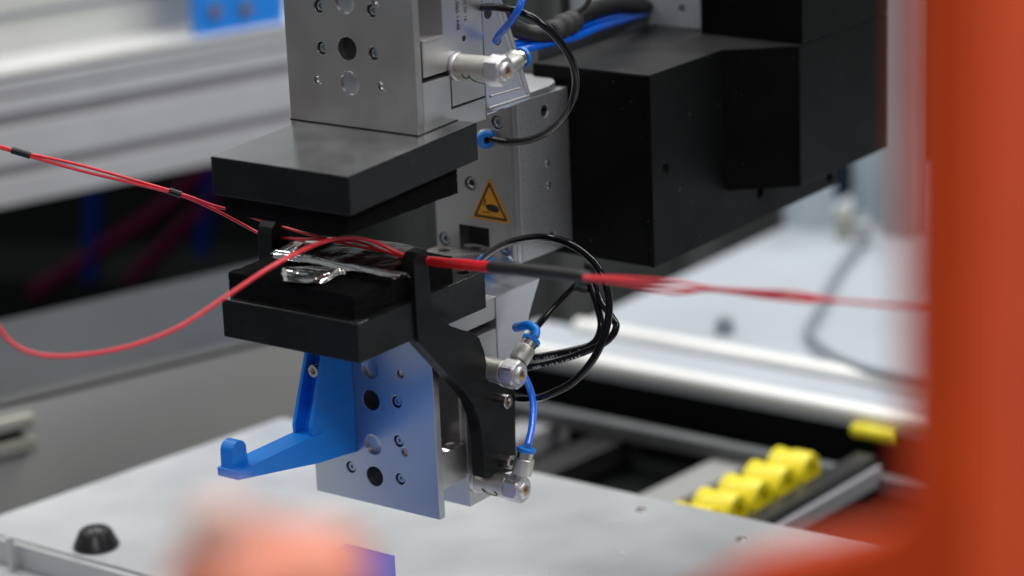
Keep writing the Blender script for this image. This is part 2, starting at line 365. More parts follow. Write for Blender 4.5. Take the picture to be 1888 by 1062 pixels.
for cx, cz, r in holes:
    if r > 6:
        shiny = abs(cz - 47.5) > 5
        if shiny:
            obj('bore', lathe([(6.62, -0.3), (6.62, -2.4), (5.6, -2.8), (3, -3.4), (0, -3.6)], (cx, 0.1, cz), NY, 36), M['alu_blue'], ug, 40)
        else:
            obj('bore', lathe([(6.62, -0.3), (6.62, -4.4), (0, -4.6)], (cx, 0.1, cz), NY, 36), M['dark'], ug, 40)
    elif r > 3:
        obj('bore', cup((cx, 0.8, cz), NY, 3.72, 5.4, 28), M['dark'], ug, 40)
        obj('screw', socket_head((cx, 1.9, cz), NY, 3.0, 1.25, 1.4, 3, 'torx', random.random()), M['screw'], ug, 35)
    else:
        obj('bore', lathe([(2.82, -0.3), (2.82, -2), (1.4, -3.4), (0, -3.6)], (cx, 0.1, cz), NY, 24), M['alu_blue'], ug, 40)
obj('countersink', lathe([(2.7, 0.03), (2.6, 0.08), (1.7, 0.03)], (0, 44.3, 49.1), PX, 28), M['nut'], ug, 60)
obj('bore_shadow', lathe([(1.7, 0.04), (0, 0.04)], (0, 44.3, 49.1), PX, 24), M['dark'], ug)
# rotated lettering printed on the right face
def vtext(s, y, z, size, m):
    return obj('lettering', place(text_bm(s, size), (0.06, y, z), (0, 0, -1), (0, 1, 0)), m, ug)
vtext('2006 1060 1448', 38.3, 82, 4.2, M['ink'])
vtext('SN 1140 00 16', 45.6, 80, 3.6, M['greyink'])
vtext('1 0.2', 52.5, 78.5, 3.4, M['greyink'])

# ================================================================== UPPER PRESS PAD
up = thing('upper_press_pad', 'wide black plastic plate with foam underneath, clamped under the upper gripper', 'press pad', (-35, -20, -21))
bot = [(-83.6, -75.4, -21.6), (12.4, -75.4, -21.6), (12.6, 36, -16.4), (-83.4, 36, -16.4)]
top = [(-83.6, -75.4, -0.6), (12.4, -75.4, -0.6), (12.6, 36, 4.6), (-83.4, 36, 4.6)]
obj('plate', hexa([Vector(p) for p in bot], [Vector(p) for p in top], 0.5), M['pad'], up)
def foam_block(bot, top, n=26, seed=1):
    """foam with slightly ragged cut sides"""
    bm = hexa([Vector(p) for p in bot], [Vector(p) for p in top], 0)
    bmesh.ops.subdivide_edges(bm, edges=bm.edges, cuts=n, use_grid_fill=True)
    rr = random.Random(seed); c = sum((v.co for v in bm.verts), Vector()) / len(bm.verts)
    for v in bm.verts:
        v.co += Vector((rr.gauss(0, .16), rr.gauss(0, .16), rr.gauss(0, .13)))
    return bm
zt_ = lambda y: -0.6 + 5.2 * (y + 75.4) / 111.4
obj('gap_shade', hexa([(-91.3, -0.25, zt_(-.25)), (0.25, -0.25, zt_(-.25)), (0.25, 35, zt_(35)), (-91.3, 35, zt_(35))], [(-91.3, -0.25, zt_(-.25) + 1.0), (0.25, -0.25, zt_(-.25) + 1.0), (0.25, 35, zt_(35) + 0.8), (-91.3, 35, zt_(35) + 0.8)], 0), M['dark'], up)  # dark strip standing in for the shaded gap under the gripper
obj('top_sheet', hexa([(p[0] + (0.5 if p[0] < 0 else -0.5), p[1] + (0.5 if p[1] < 0 else -0.5), p[2] + 0.02) for p in top], [(p[0] + (0.5 if p[0] < 0 else -0.5), p[1] + (0.5 if p[1] < 0 else -0.5), p[2] + 0.3) for p in top], 0.1), M['sheet'], up)
obj('foam', foam_block([(-82.3, -68.3, -34.0), (4.0, -68.3, -34.2), (8, 22, -32.6), (-80, 22, -32.6)],
                       [(-82.3, -68.3, -21.2), (4.0, -68.3, -21.2), (8, 22, -17.2), (-80, 22, -17.2)], 30, 2), M['foam'], up, 60)

# ================================================================== LOWER GRIPPER
lg = thing('lower_gripper', 'lower bluish aluminium gripper with drilled front plate hanging over the table', 'gripper', (-45, 30, -220))
lh = [(-44.0, -136.9, 6.0), (-44.5, -155.9, 6.0), (-44.9, -183.0, 6.0), (-45.0, -202.3, 6.0), (-22.0, -136.5, 2.5), (-21.9, -183.3, 2.5),
      (-25.8, -153.7, 3.5), (-25.9, -177.2, 3.5), (-26.2, -200.3, 3.5), (-62.6, -200.0, 3.5), (-62.6, -154, 3.5)]
fp = curve_mesh([(-90, -220), (1.1, -220), (1.1, -108), (-90, -108)], lh, 5.2, 0.3)
obj('front_plate', to_plane(fp, '-y', 0), M['alu_blue'], lg)
for cx, cz, r in lh:
    if r > 5:
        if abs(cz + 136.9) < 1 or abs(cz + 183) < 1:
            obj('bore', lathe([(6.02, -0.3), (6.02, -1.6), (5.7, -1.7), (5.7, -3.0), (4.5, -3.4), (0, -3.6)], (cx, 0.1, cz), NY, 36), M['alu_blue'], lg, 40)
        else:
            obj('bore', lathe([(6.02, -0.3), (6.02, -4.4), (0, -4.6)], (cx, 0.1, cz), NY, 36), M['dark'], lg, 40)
    elif r > 3:
        obj('bore', cup((cx, 0.7, cz), NY, 3.52, 5, 28), M['dark'], lg, 40)
        obj('screw', socket_head((cx, 1.0, cz), NY, 2.75, 1.1, 1.3, 3, 'torx', random.random()), M['screw'], lg, 35)
    else:
        obj('bore', lathe([(2.52, -0.3), (2.52, -2.2), (1.3, -3), (0, -3.1)], (cx, 0.1, cz), NY, 24), M['steel'], lg, 40)
obj('body', prism([(30, -222.6), (50, -222.6), (50, -190), (62, -190), (62, -123.4), (33, -123.4), (33, -117.6), (62, -117.6), (62, -104.6), (5.4, -104.6),
                   (5.4, -137), (30, -137)], 'x', -89, 0, 0.35), M['chamfer'], lg)
obj('slide_block', prism([(5.3, -204), (28.6, -204), (28.6, -183), (5.3, -183)], 'x', -89, -0.3, 0.35), M['chamfer'], lg)
for k in range(6):
    obj('thread_ring', lathe([(9.6 - k * 0.9, 0.05 + 0.0), (9.3 - k * 0.9, 0.45), (9.0 - k * 0.9, 0.05)], (-10, 16.5, -183), (0, 0, 1), 40), M['steel'], lg, 60)
obj('rear_web', prism([(28.8, -203.5), (30, -203.5), (30, -137.2), (28.8, -137.2)], 'x', -89, -4, 0), M['alu'], lg)
obj('side_block', prism([(62.2, -104.6), (106.4, -104.6), (97, -119.5), (85.2, -141.5), (75, -166), (66, -186), (62.2, -186)], 'x', -34, 0.4, 0.5), M['alu_cut'], lg)
obj('top_plate', box(-60, -34.2, 62.2, 104, -118, -105, 0.4), M['cast'], lg)

# ================================================================== LOWER PRESS PAD
lp = thing('lower_press_pad', 'thick black plastic block with foam on top, carrying the silver foil', 'press pad', (-35, -20, -102))
hb = curve_mesh([(-83.3, -75.4), (12.6, -75.4), (12.6, 37), (-83.3, 37)], [(3.2, 29.3, 3.4)], 21.6, 0.5)
for v in hb.verts: v.co.z -= 102.4
obj('block', hb, M['pad'], lp)
obj('counterbore', cup((3.2, 29.3, -81.4), (0, 0, 1), 3.42, 9, 28), M['dark'], lp, 40)
obj('screw', socket_head((3.2, 29.3, -84.5), (0, 0, 1), 2.9, 1.4, 1.6, 3), M['steel'], lp, 35)
obj('foam', foam_block([(-82, -70, -80.7), (7, -70, -80.7), (9.5, 12, -80.7), (-82, 12, -80.7)], [(-82, -70, -66.6), (6.6, -70, -67.6), (9.5, 12, -66.2), (-82, 12, -66)], 30, 5), M['foam'], lp, 60)
# bare silver line where the foam's adhesive film shows
obj('adhesive_film', prism([(-83.0, -74.6), (-80.6, -74.9), (8, -74.4), (12, -73.8), (12.2, -66), (7.4, -69.2), (-82.2, -69.4), (-83.1, -62)], 'z', -80.78, -80.45, 0), M['sheet'], lp)

# ================================================================== SILVER FOIL
def foil():
    import mathutils
    nz = mathutils.noise
    def strip(rows, nu, z0, amp, seed, lift):
        bm = bmesh.new(); g = []
        n = len(rows)
        A = cat_rom([Vector((*r[0], 0)) for r in rows], 8); B = cat_rom([Vector((*r[1], 0)) for r in rows], 8)
        for i, (a, b) in enumerate(zip(A, B)):
            row = []
            for k in range(nu + 1):
                t = k / nu; p = a.lerp(b, t); q = Vector((p.x * .09, p.y * .09, seed))
                h = nz.noise(q * 1.1) * 1.0 + 0.6 * abs(nz.noise(q * 2.9)) + 0.4 * abs(nz.noise(q * 7.1))
                edge = min(1, 6 * t, 6 * (1 - t))
                p.z = z0 + lift(i / (len(A) - 1), t) + amp * h * (0.35 + 0.65 * edge)
                row.append(bm.verts.new(p + Vector((0, 0, 0))))
            g.append(row)
        for i in range(len(g) - 1):
            for k in range(nu): bm.faces.new((g[i][k], g[i][k + 1], g[i + 1][k + 1], g[i + 1][k]))
        return bm
    # rear leaf, from its left end to the right behind the wires
    rear = strip([((-75, -41), (-71, -12)), ((-60, -38), (-60, -6)), ((-44, -38), (-47, 2)), ((-27, -40), (-32, 6)), ((-10, -37), (-17, 6)), ((4, -33), (-2, 4))], 34, -65.0, 0.75, 1.3,
                 lambda s, t: (1.2 if s < 0.14 else 1.0) * (1.5 * math.sin(math.pi * t) + 0.4) + 3.0 * t)
    # front left leaf, pinched at the middle
    front = strip([((-52, -56), (-47, -66)), ((-48, -45), (-37, -73)), ((-40, -40), (-25, -71)), ((-31, -40), (-20, -60)), ((-26, -41.5), (-21, -49)), ((-22, -41), (-19.5, -45))], 72, -65.9, 0.7, 4.1,
                  lambda s, t: 3.0 * math.sin(math.pi * t) ** 0.8 * (1 - 0.3 * s) + (1 - 0.7 * s) * 1.5 * abs(math.sin(t * 15 + 2.2 * math.sin(s * 5))) * (0.3 + t) + 0.5 * math.sin(t * 47 + s * 13) * (t > 0.6))
    # crimped strands that run from the left end through the pinch to the right
    ridge = strip([((-74, -36), (-72, -44)), ((-50, -36.5), (-47, -44)), ((-27, -40.5), (-25.5, -45)), ((-14, -40.5), (-13.5, -44)), ((4, -38.5), (6, -45)), ((19, -37), (16, -46))], 48, -65.3, 0.7, 8.2,
                  lambda s, t: 2.4 * math.sin(math.pi * t) + 1.5 * abs(math.sin(t * 9 + 1.5 * math.sin(s * 6))) + 0.9)
    end = strip([((-76, -42), (-73, -13)), ((-70, -39), (-65, -7)), ((-64, -38), (-58, -6)), ((-58, -38), (-54, -10))], 24, -64.6, 1.3, 2.2,
                lambda s, t: 2.0 * math.sin(math.pi * t) + 1.5 * math.sin(math.pi * s) + 1.4 + 1.5 * t)
    return rear, front, ridge, end
ft = thing('foil_pouch', 'crumpled shiny silver foil pouch lying on the black foam under the red wires', 'foil', (-30, -35, -66))
for nm_, b_, m_ in zip(('dark_rear_leaf', 'front_leaf', 'crimped_ridge', 'end_leaf'), foil(), ('foil_dark', 'foil', 'foil', 'foil')):
    q_ = obj(nm_, b_, M[m_], ft, 75); sm = q_.modifiers.new('thickness', 'SOLIDIFY'); sm.thickness = 0.00012; sm.offset = 0

# ================================================================== CABLE GUIDES
bg = thing('cable_guide_bracket', 'black sculpted guide bracket screwed along the right side of the lower gripper', 'bracket', (10, 20, -204))
prof = [(-28, -58), (-24, -54.5), (-16, -54), (-15.6, -62), (-14.6, -79), (-12, -90), (-6, -97), (2, -103), (12, -108), (21, -112), (27, -117), (31, -126), (33.4, -138), (33.8, -144), (40, -147.5), (48, -152.5), (58.6, -157.5), (56, -206), (25.5, -200.5),
        (25, -178), (23.5, -165), (18, -152.5), (10.5, -143.5), (4, -136.5), (-5, -127.5), (-14, -118), (-22.5, -109), (-27, -104), (-28, -96)]
obj('bracket_plate', prism(prof, 'x', 6, 14.6, 0.5), M['blackplast'], bg)
for y, z in ((43, -158.6), (43.6, -195.6)):
    obj('spacer', lathe([(0, 0), (3.6, 0), (3.6, 6), (0, 6)], (0.1, y, z), PX, 24), M['steel'], bg, 40)
    obj('screw', socket_head((21.2, y, z), PX, 4.1, 2.1, 2.6, 6.5, 'hex', 0.5), M['steel'], bg, 35)
gp = obj('cable_guide_post', prism([(-31, -103), (-31, -56), (-29.5, -52), (-25, -47.6), (-15.5, -47.6), (-15, -103)], 'x', -94.6, -83.6, 0.7), M['blackplast'])
tag(gp, 'black upright wire post with slanted top corner, left of the foam pad', 'post')

# ================================================================== BLUE CABLE HOOK
hk = thing('cable_hook', 'blue printed cable hook with upright tab, screwed to the lower gripper front', 'hook', (-64, -10, -189))
pf = [(-0.15, -130), (-0.15, -189.5), (-14, -187.6), (-34, -185.4), (-60, -180.6), (-101, -173.2), (-101, -168.4), (-37.2, -168.2), (-37.2, -163.5), (-22, -124), (-8, -124)]
obj('hook_body', prism([(-0.15, -124), (-0.15, -189.5), (-14, -187.6), (-34, -185.4), (-60, -180.6), (-101, -173.2), (-101, -168.4), (-30, -168.2), (-15, -124)], 'x', -72, -57, 0.25), M['blue'], hk)
for x0, x1 in ((-72, -69.6), (-60.2, -57)):
    obj('fin', prism([(-29.8, -168.0), (-37.6, -168.0), (-37.6, -163.2), (-23, -124), (-14.9, -124)], 'x', x0 + 0.05, x1 - 0.05, 0.25), M['blue'], hk)
tabp = [(-99, -168.2), (-87, -168.2)] + [(-93 + 6 * math.cos(t * math.pi / 12), -159.6 + 6 * math.sin(t * math.pi / 12)) for t in range(13)]
obj('tab', prism([(-99.2, -168.6), (-86.6, -168.6)] + [(-93 + 5.8 * math.cos(t * math.pi / 12), -159.6 + 5.8 * math.sin(t * math.pi / 12)) for t in range(13)], 'x', -71, -62, 0.5), M['blue'], hk)
obj('screw', socket_head((-64.1, -26.0, -134.2), NY, 3.75, 1.9, 2.4, 6.0, 'hex', 0.2), M['steel'], hk, 35)

# ================================================================== FLOW CONTROL VALVES
def valve(label, y, z, tilt, port_x, mark, sc=1.06):
    """axis along +x from the gripper's right face; side port in the y-z plane at angle tilt"""
    t = thing('flow_control_valve', label, 'valve', (0, y, z), 'air flow control valves on the grippers')
    o = (0, y, z)
    obj('collar', lathe([(a_ * sc, h_) for a_, h_ in [(0, 0.2), (7.0, 0.2), (7.2, 0.7), (7.2, 2.2), (6.5, 2.8), (0, 2.8)]], o, PX, 40), M['nut'], t, 35)
    obj('body', lathe([(a_ * sc, h_) for a_, h_ in [(0, 2.9), (6.3, 2.9), (6.6, 3.3), (6.6, 22.6), (6.2, 23.0), (0, 23)]], o, PX, 44), M['zinc'], t, 35)
    obj('seal_ring', lathe([(a_ * sc, h_) for a_, h_ in [(0, 23.1), (6.3, 23.1), (6.3, 24), (0, 24)]], o, PX, 32), M['ink'], t, 35)
    # hexagonal nut with chamfered corners
    bm = bmesh.new(); rings = []
    for k, (h, full, cut) in enumerate(((24.1, 1, 1), (32.2, 1, 1), (33.4, 1, 0.90))):
        ring = []
        for i in range(48):
            a = 2 * math.pi * i / 48; aa = (a % (math.pi / 3)) - math.pi / 6
            r = sc * min(7.0 / math.cos(aa), 7.9 * (1 if k != 2 else 0.86))
            ring.append(bm.verts.new((h, y + r * math.cos(a + 0.35), z + r * math.sin(a + 0.35))))
        rings.append(ring)
    for a, b in zip(rings, rings[1:]):
        for i in range(48): bm.faces.new((a[i], a[(i + 1) % 48], b[(i + 1) % 48], b[i]))
    bm.faces.new(rings[0]); bm.faces.new(rings[-1]); bmesh.ops.recalc_face_normals(bm, faces=bm.faces)
    obj('hex_nut', bm, M['nut'], t, 20)
    obj('nose', lathe([(a_ * sc, h_) for a_, h_ in [(4.9, 33.3), (4.8, 33.9), (4.3, 34.7), (3.5, 35.2), (2.75, 35.3), (2.6, 34.8), (2.6, 31)]], o, PX, 36), M['nut'], t, 50)
    obj('needle_screw', lathe([(a_ * sc, h_) for a_, h_ in [(0, 33.2), (0.6, 33.2), (0.8, 33.9), (2.55, 33.9), (2.55, 32), (0, 32)]], o, PX, 24), M['gold'], t, 40)
    d = Vector((0.10, math.cos(tilt), math.sin(tilt))).normalized(); p = Vector((port_x, y, z))
    obj('side_port', lathe([(a_ * sc, h_) for a_, h_ in [(0, 3), (3.4, 3), (3.4, 8.6), (5.3, 8.8), (5.5, 9.3), (5.5, 17.6), (5.1, 18.2), (0, 18.2)]], p, d, 36), M['zinc'], t, 35)
    obj('metal_sleeve', lathe([(a_ * sc, h_) for a_, h_ in [(0, 18.2), (4.4, 18.2), (4.4, 22.0), (0, 22)]], p, d, 32), M['steel'], t, 35)
    obj('release_ring', lathe([(a_ * sc, h_) for a_, h_ in [(2.2, 22.1), (5.0, 22.1), (5.2, 22.5), (5.2, 24.2), (4.6, 24.7), (2.3, 24.7), (2.2, 22.1)]], p, d, 32), M['bluefit'], t, 40)
    if mark:
        # green pen mark following the cylinder
        pts = []
        for u, a in mark:
            pts.append((u, y + 6.64 * sc * math.cos(a), z + 6.64 * sc * math.sin(a)))
        obj('pen_mark', tube(pts, 0.42, 6, 6), M['green'], t, 60)
    return t, p, d
A = math.radians
valve('grey flow valve with green pen stroke on the upper gripper, port pointing back', 36.5, 35, A(8), 26,
      [(9.0, A(196)), (9.4, A(208)), (10.2, A(219)), (12.4, A(215)), (13.5, A(200)), (14.2, A(214)), (15.6, A(232)), (18.5, A(246)), (21, A(250))], 1.13)
valve('grey flow valve above the bracket screws on the lower gripper', 38, -139.2, A(40), 27, None)
valve('grey flow valve with green arrow mark at the bottom of the lower gripper', 37.2, -208, A(76), 30,
      [(11.0, A(206)), (9.0, A(194)), (9.6, A(208)), (12.5, A(220)), (16, A(223)), (18.6, A(216)), (18.8, A(204)), (17.4, A(196))])

# ================================================================== LINEAR ACTUATOR (grey column behind)
la = thing('linear_actuator', 'grey aluminium actuator column with a yellow hand warning sticker', 'actuator', (-47, 140, -100))
ch = [(-48.7, -54.0, 4.6), (-70.3, -90.9, 4.4), (-25.2, -91.0, 4.4), (-27.2, -14.9, 4.4), (-23.2, -99.8, 4.6)]
slot = [(-58.4, -110), (-58.4, -80.3), (-37, -80.3), (-37, -110)]
fp = curve_mesh([(-76.2, -112), (-59, -112), (-59, -80.2), (-36.8, -80.2), (-36.8, -112), (-19.4, -112), (-19.4, -4), (-76.2, -4)], [(h[0], h[1], h[2] - .1) for h in ch[:4]], 4, 0.3)
obj('front_block', to_plane(fp, '-y', 108), M['alu'], la)
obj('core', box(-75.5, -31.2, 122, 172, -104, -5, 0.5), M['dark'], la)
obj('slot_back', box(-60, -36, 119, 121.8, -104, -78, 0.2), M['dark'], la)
obj('side_strip', prism([(112.3, -112), (116.4, -111), (116.4, -4), (112.3, -4)], 'x', -30, -19.3, 0.25), M['chamfer'], la)
hs = curve_mesh([(116.7, -101.2), (158, -101.8), (170, -99.8), (172.8, -97), (173.6, -8), (170, -5), (131, -4), (116.7, -4)], [(144, -14.8, 3.6), (147.1, -92.8, 3.4), (145.4, -46.8, 2.4), (145.7, -60.2, 2.4)], 12, 0.4)
obj('housing', to_plane(hs, '+x', -19), M['cast'], la)
# rounded top of the housing
arc = [(116.7, -64)] + [(116.7, -19.2)] + [(116.7 + 57 * math.sin(t), -76.2 + 57 * math.cos(t)) for t in [k * math.pi / 2 / 14 for k in range(15)]] + [(116.7, -76.2)]
obj('housing_top', prism([(-76, 108.2), (-19.2, 108.2), (-19.2, 150), (-22, 160), (-29, 168), (-40, 173), (-76, 174)], 'z', -3.9, -0.6, 0.6), M['cast'], la)
for y, z in ((145.4, -46.8), (145.7, -60.2)):
    obj('screw', socket_head((-18.5, y, z), PX, 2.3, 1.0, 1.4, 3, 'hex', 0.1), M['screw'], la, 35)
for (y, z, r) in ((144, -14.8, 3.6), (147.1, -92.8, 3.4)):
    obj('bore', cup((-19.8, y, z), PX, r, 8, 28), M['dark'], la, 40)
for k, (x, z, r) in enumerate(ch):
    if k == 4:
        obj('screw', socket_head((x, 107.6, z), NY, 4.2, 1.6, 1.8, 2, 'torx', 0.4), M['screw'], la, 35); continue
    obj('bore', cup((x, 108.6, z), NY, r - .1, 6, 30), M['dark'], la, 40)
    if k == 0: obj('socket', lathe([(2.2, 0), (0, 0)], (x, 110.2, z), NY, 6), M['sockshade'], la)  # dark disc standing in for the shade inside the screw's drive
    obj('screw', socket_head((x, 108.9, z), NY, r - 0.7, 2.3 if k == 0 else 1.7, 2.6, 3, 'hex' if k == 0 else 'torx', 0.2 + k), M['steel' if k == 0 else 'screw'], la, 35)
# warning sticker: yellow triangle, black frame, crushed-hand pictogram
def rtri(pts, r, n=5):
    out = []
    for i in range(3):
        p, a, b = Vector(pts[i]), Vector(pts[i - 1]), Vector(pts[(i + 1) % 3])
        da, db = (a - p).normalized(), (b - p).normalized(); half = da.angle(db) / 2
        c = p + (da + db).normalized() * (r / math.sin(half)); s = p + da * (r / math.tan(half)); e = p + db * (r / math.tan(half))
        a0 = math.atan2(*(s - c).yx); a1 = math.atan2(*(e - c).yx); dd = (a1 - a0 + math.pi) % (2 * math.pi) - math.pi
        out += [(c.x + r * math.cos(a0 + dd * k / n), c.y + r * math.sin(a0 + dd * k / n)) for k in range(n + 1)]
    return out
c0 = Vector((-34.75, -66.4))
T = [Vector((-34.9, -48.4)), Vector((-49.4, -75.0)), Vector((-20.2, -75.4))]
st = obj('warning_sticker', prism(rtri(T, 1.3), 'y', 107.75, 107.95, 0), M['yellow'], la)
T1 = [c0 + (p - c0) * 0.86 for p in T]; T2 = [c0 + (p - c0) * 0.69 for p in T]
o1 = rtri(T1, 0.6); o2 = rtri(T2, 0.2)
bm = bmesh.new(); Aq = [bm.verts.new((u, 107.70, v)) for u, v in o1]; Bq = [bm.verts.new((u, 107.70, v)) for u, v in o2]
for i in range(len(o1)): bm.faces.new((Aq[i], Aq[(i + 1) % len(o1)], Bq[(i + 1) % len(o1)], Bq[i]))
obj('triangle_frame', bm, M['ink'], st)
def flat(polys, y):
    bm = bmesh.new()
    for p in polys: bm.faces.new([bm.verts.new((pk(q)[0], y, pk(q)[1])) for q in p])
    bmesh.ops.triangulate(bm, faces=bm.faces)
    return bm
def pk(p): return (-34.6 + (p[0] + 34.6) * 0.80, -67.0 + (p[1] + 68.2) * 0.86)
hand = [(-38.8, -66.9), (-36.4, -66.0), (-33.2, -65.8), (-30.2, -65.9), (-28.6, -67.0), (-26.9, -67.0), (-26.9, -70.8), (-28.3, -70.9), (-29.3, -71.3), (-33.0, -71.2), (-36.0, -70.7), (-38.0, -69.8), (-37.2, -69.3), (-38.9, -68.8), (-37.6, -68.2), (-39.0, -67.7)]
obj('pictogram', flat([hand, [(-42.4, -66.5), (-35.4, -66.6), (-35.4, -67.3), (-42.4, -67.2)], [(-42.2, -72.3), (-35.6, -72.4), (-35.2, -71.7), (-42.2, -71.6)],
                       [(-40.0, -62.2), (-39.3, -62.2), (-39.3, -64.6), (-38.6, -64.6), (-39.6, -66.3), (-40.7, -64.6), (-40.0, -64.6)]], 107.69), M['ink'], st)
def push_fitting(label, p, d, group='blue push-in fittings for the black tubes'):
    t = thing('push_in_fitting', label, 'fitting', p, group)
    obj('metal_sleeve', lathe([(0, 0), (4.6, 0), (4.6, 3.4), (0, 3.4)], p, d, 32), M['zinc'], t, 35)
    obj('release_ring', lathe([(2.2, 3.5), (5.2, 3.5), (5.5, 3.9), (5.5, 6.0), (4.9, 6.6), (2.3, 6.6), (2.2, 3.5)], p, d, 32), M['bluefit'], t, 40)
push_fitting('blue ringed tube fitting high on the grey column', (-37.3, 107.9, -24.2), Vector((0.75, -0.62, -0.16)))
push_fitting('blue ringed tube fitting behind the red sleeve, below the warning sticker', (-36.5, 102, -100), Vector((0.55, -0.62, 0.25)))

# black jaw that comes out of the slot
jw = thing('gripper_jaw', 'black anodised jaw with two counterbores coming out of the column slot', 'jaw', (-62, 120, -105))
jb = curve_mesh([(-73.0, 92.5), (-52.0, 90.5), (-37.6, 118.8), (-58, 118.8), (-60, 118)], [], 12, 0.3)
jb.free()
jb = curve_mesh([(-74.1, 93.0), (-52.9, 91.2), (-42.0, 104), (-37.4, 118.9), (-58.0, 118.9), (-73, 108)], [(-64.2, 99.6, 3.6), (-50.5, 112.5, 3.6)], 9.4, 0.3)
for v in jb.verts: v.co.z -= 104.4
obj('jaw_block', jb, M['anod_black'], jw)
for x, y in ((-64.2, 99.6), (-50.5, 112.5)):
    obj('counterbore', cup((x, y, -95.3), (0, 0, 1), 3.62, 8, 28), M['dark'], jw, 40)

# ================================================================== MOTOR COVER
mc = thing('motor_cover', 'large black powder coated drive cover right of the column', 'cover', (60, 280, -109))
X = 40
cov = curve_mesh([(168, -109.4), (393, -109.4), (393, 6.9), (168, 6.9)], [(182.4, -52.4, 3.6), (291.3, -92.1, 3.4), (380, -102.7, 3.4)], 3, 0.4)
obj('side_panel', to_plane(cov, '+x', X), M['cover'], mc)
obj('lower_housing', box(-44, X - 3.05, 168, 393, -109.4, 6.9, 0.8), M['cover'], mc)
for y, z in ((182.4, -52.4), (291.3, -92.1), (380, -102.7)):
    obj('bore', cup((X - 0.5, y, z), PX, 3.55, 2.4, 24), M['dark'], mc, 40)
obj('top_panel', prism([(-43, 169), (39, 169), (39.2, 250), (74.6, 281), (74.6, 283.4), (-43, 299)], 'z', 6.95, 7.3, 0.1), M['dusty_lit'], mc)
obj('side_bulge', prism([(X + 0.05, 250), (75.6, 280.4), (75.6, 394.3), (X + 0.05, 394.3)], 'z', -81.5, 6.9, 0.6), M['cover'], mc)
obj('tower', prism([(1.5, 286), (75.6, 283.6), (75.6, 394.3), (1.5, 394.3)], 'z', 7.4, 230, 0.6), M['cover'], mc)

# plate and cable duct behind the cover's top
mp_ = thing('mounting_plate', 'brushed aluminium plate with a dark cable slot above the black cover', 'plate', (-50, 305, -40))
oval = []
pl_ = curve_mesh([(-108, -40), (-4, -40), (-4, 160), (-108, 160)], [(-21.2, 18.6, 2.6)], 6, 0.3)
obj('plate', to_plane(pl_, '-y', 300), M['platemetal'], mp_)
obj('bore', cup((-21.2, 300.5, 18.6), NY, 2.62, 5, 24), M['chamfer'], mp_, 40)
obj('cable_slot_shade', prism([(-66 + 0, 12), (-63, 8), (-58, 6), (-50, 7), (-45.5, 11), (-44.5, 17), (-48, 24), (-56, 26), (-64, 24), (-67, 18)], 'y', 299.6, 299.9, 0), M['dark'], mp_)  # flat dark patch standing in for the shaded opening
obj('edge_post', box(-113.5, -108.3, 297, 309, -40, 160, 0.4), M['dark'], mp_)
tag(obj('cable_duct', box(-84, -45.5, 176.2, 299.5, -14, 16.5, 0.8), M['duct']), 'flat grey duct under the blue cables, beside the black cover', 'duct')


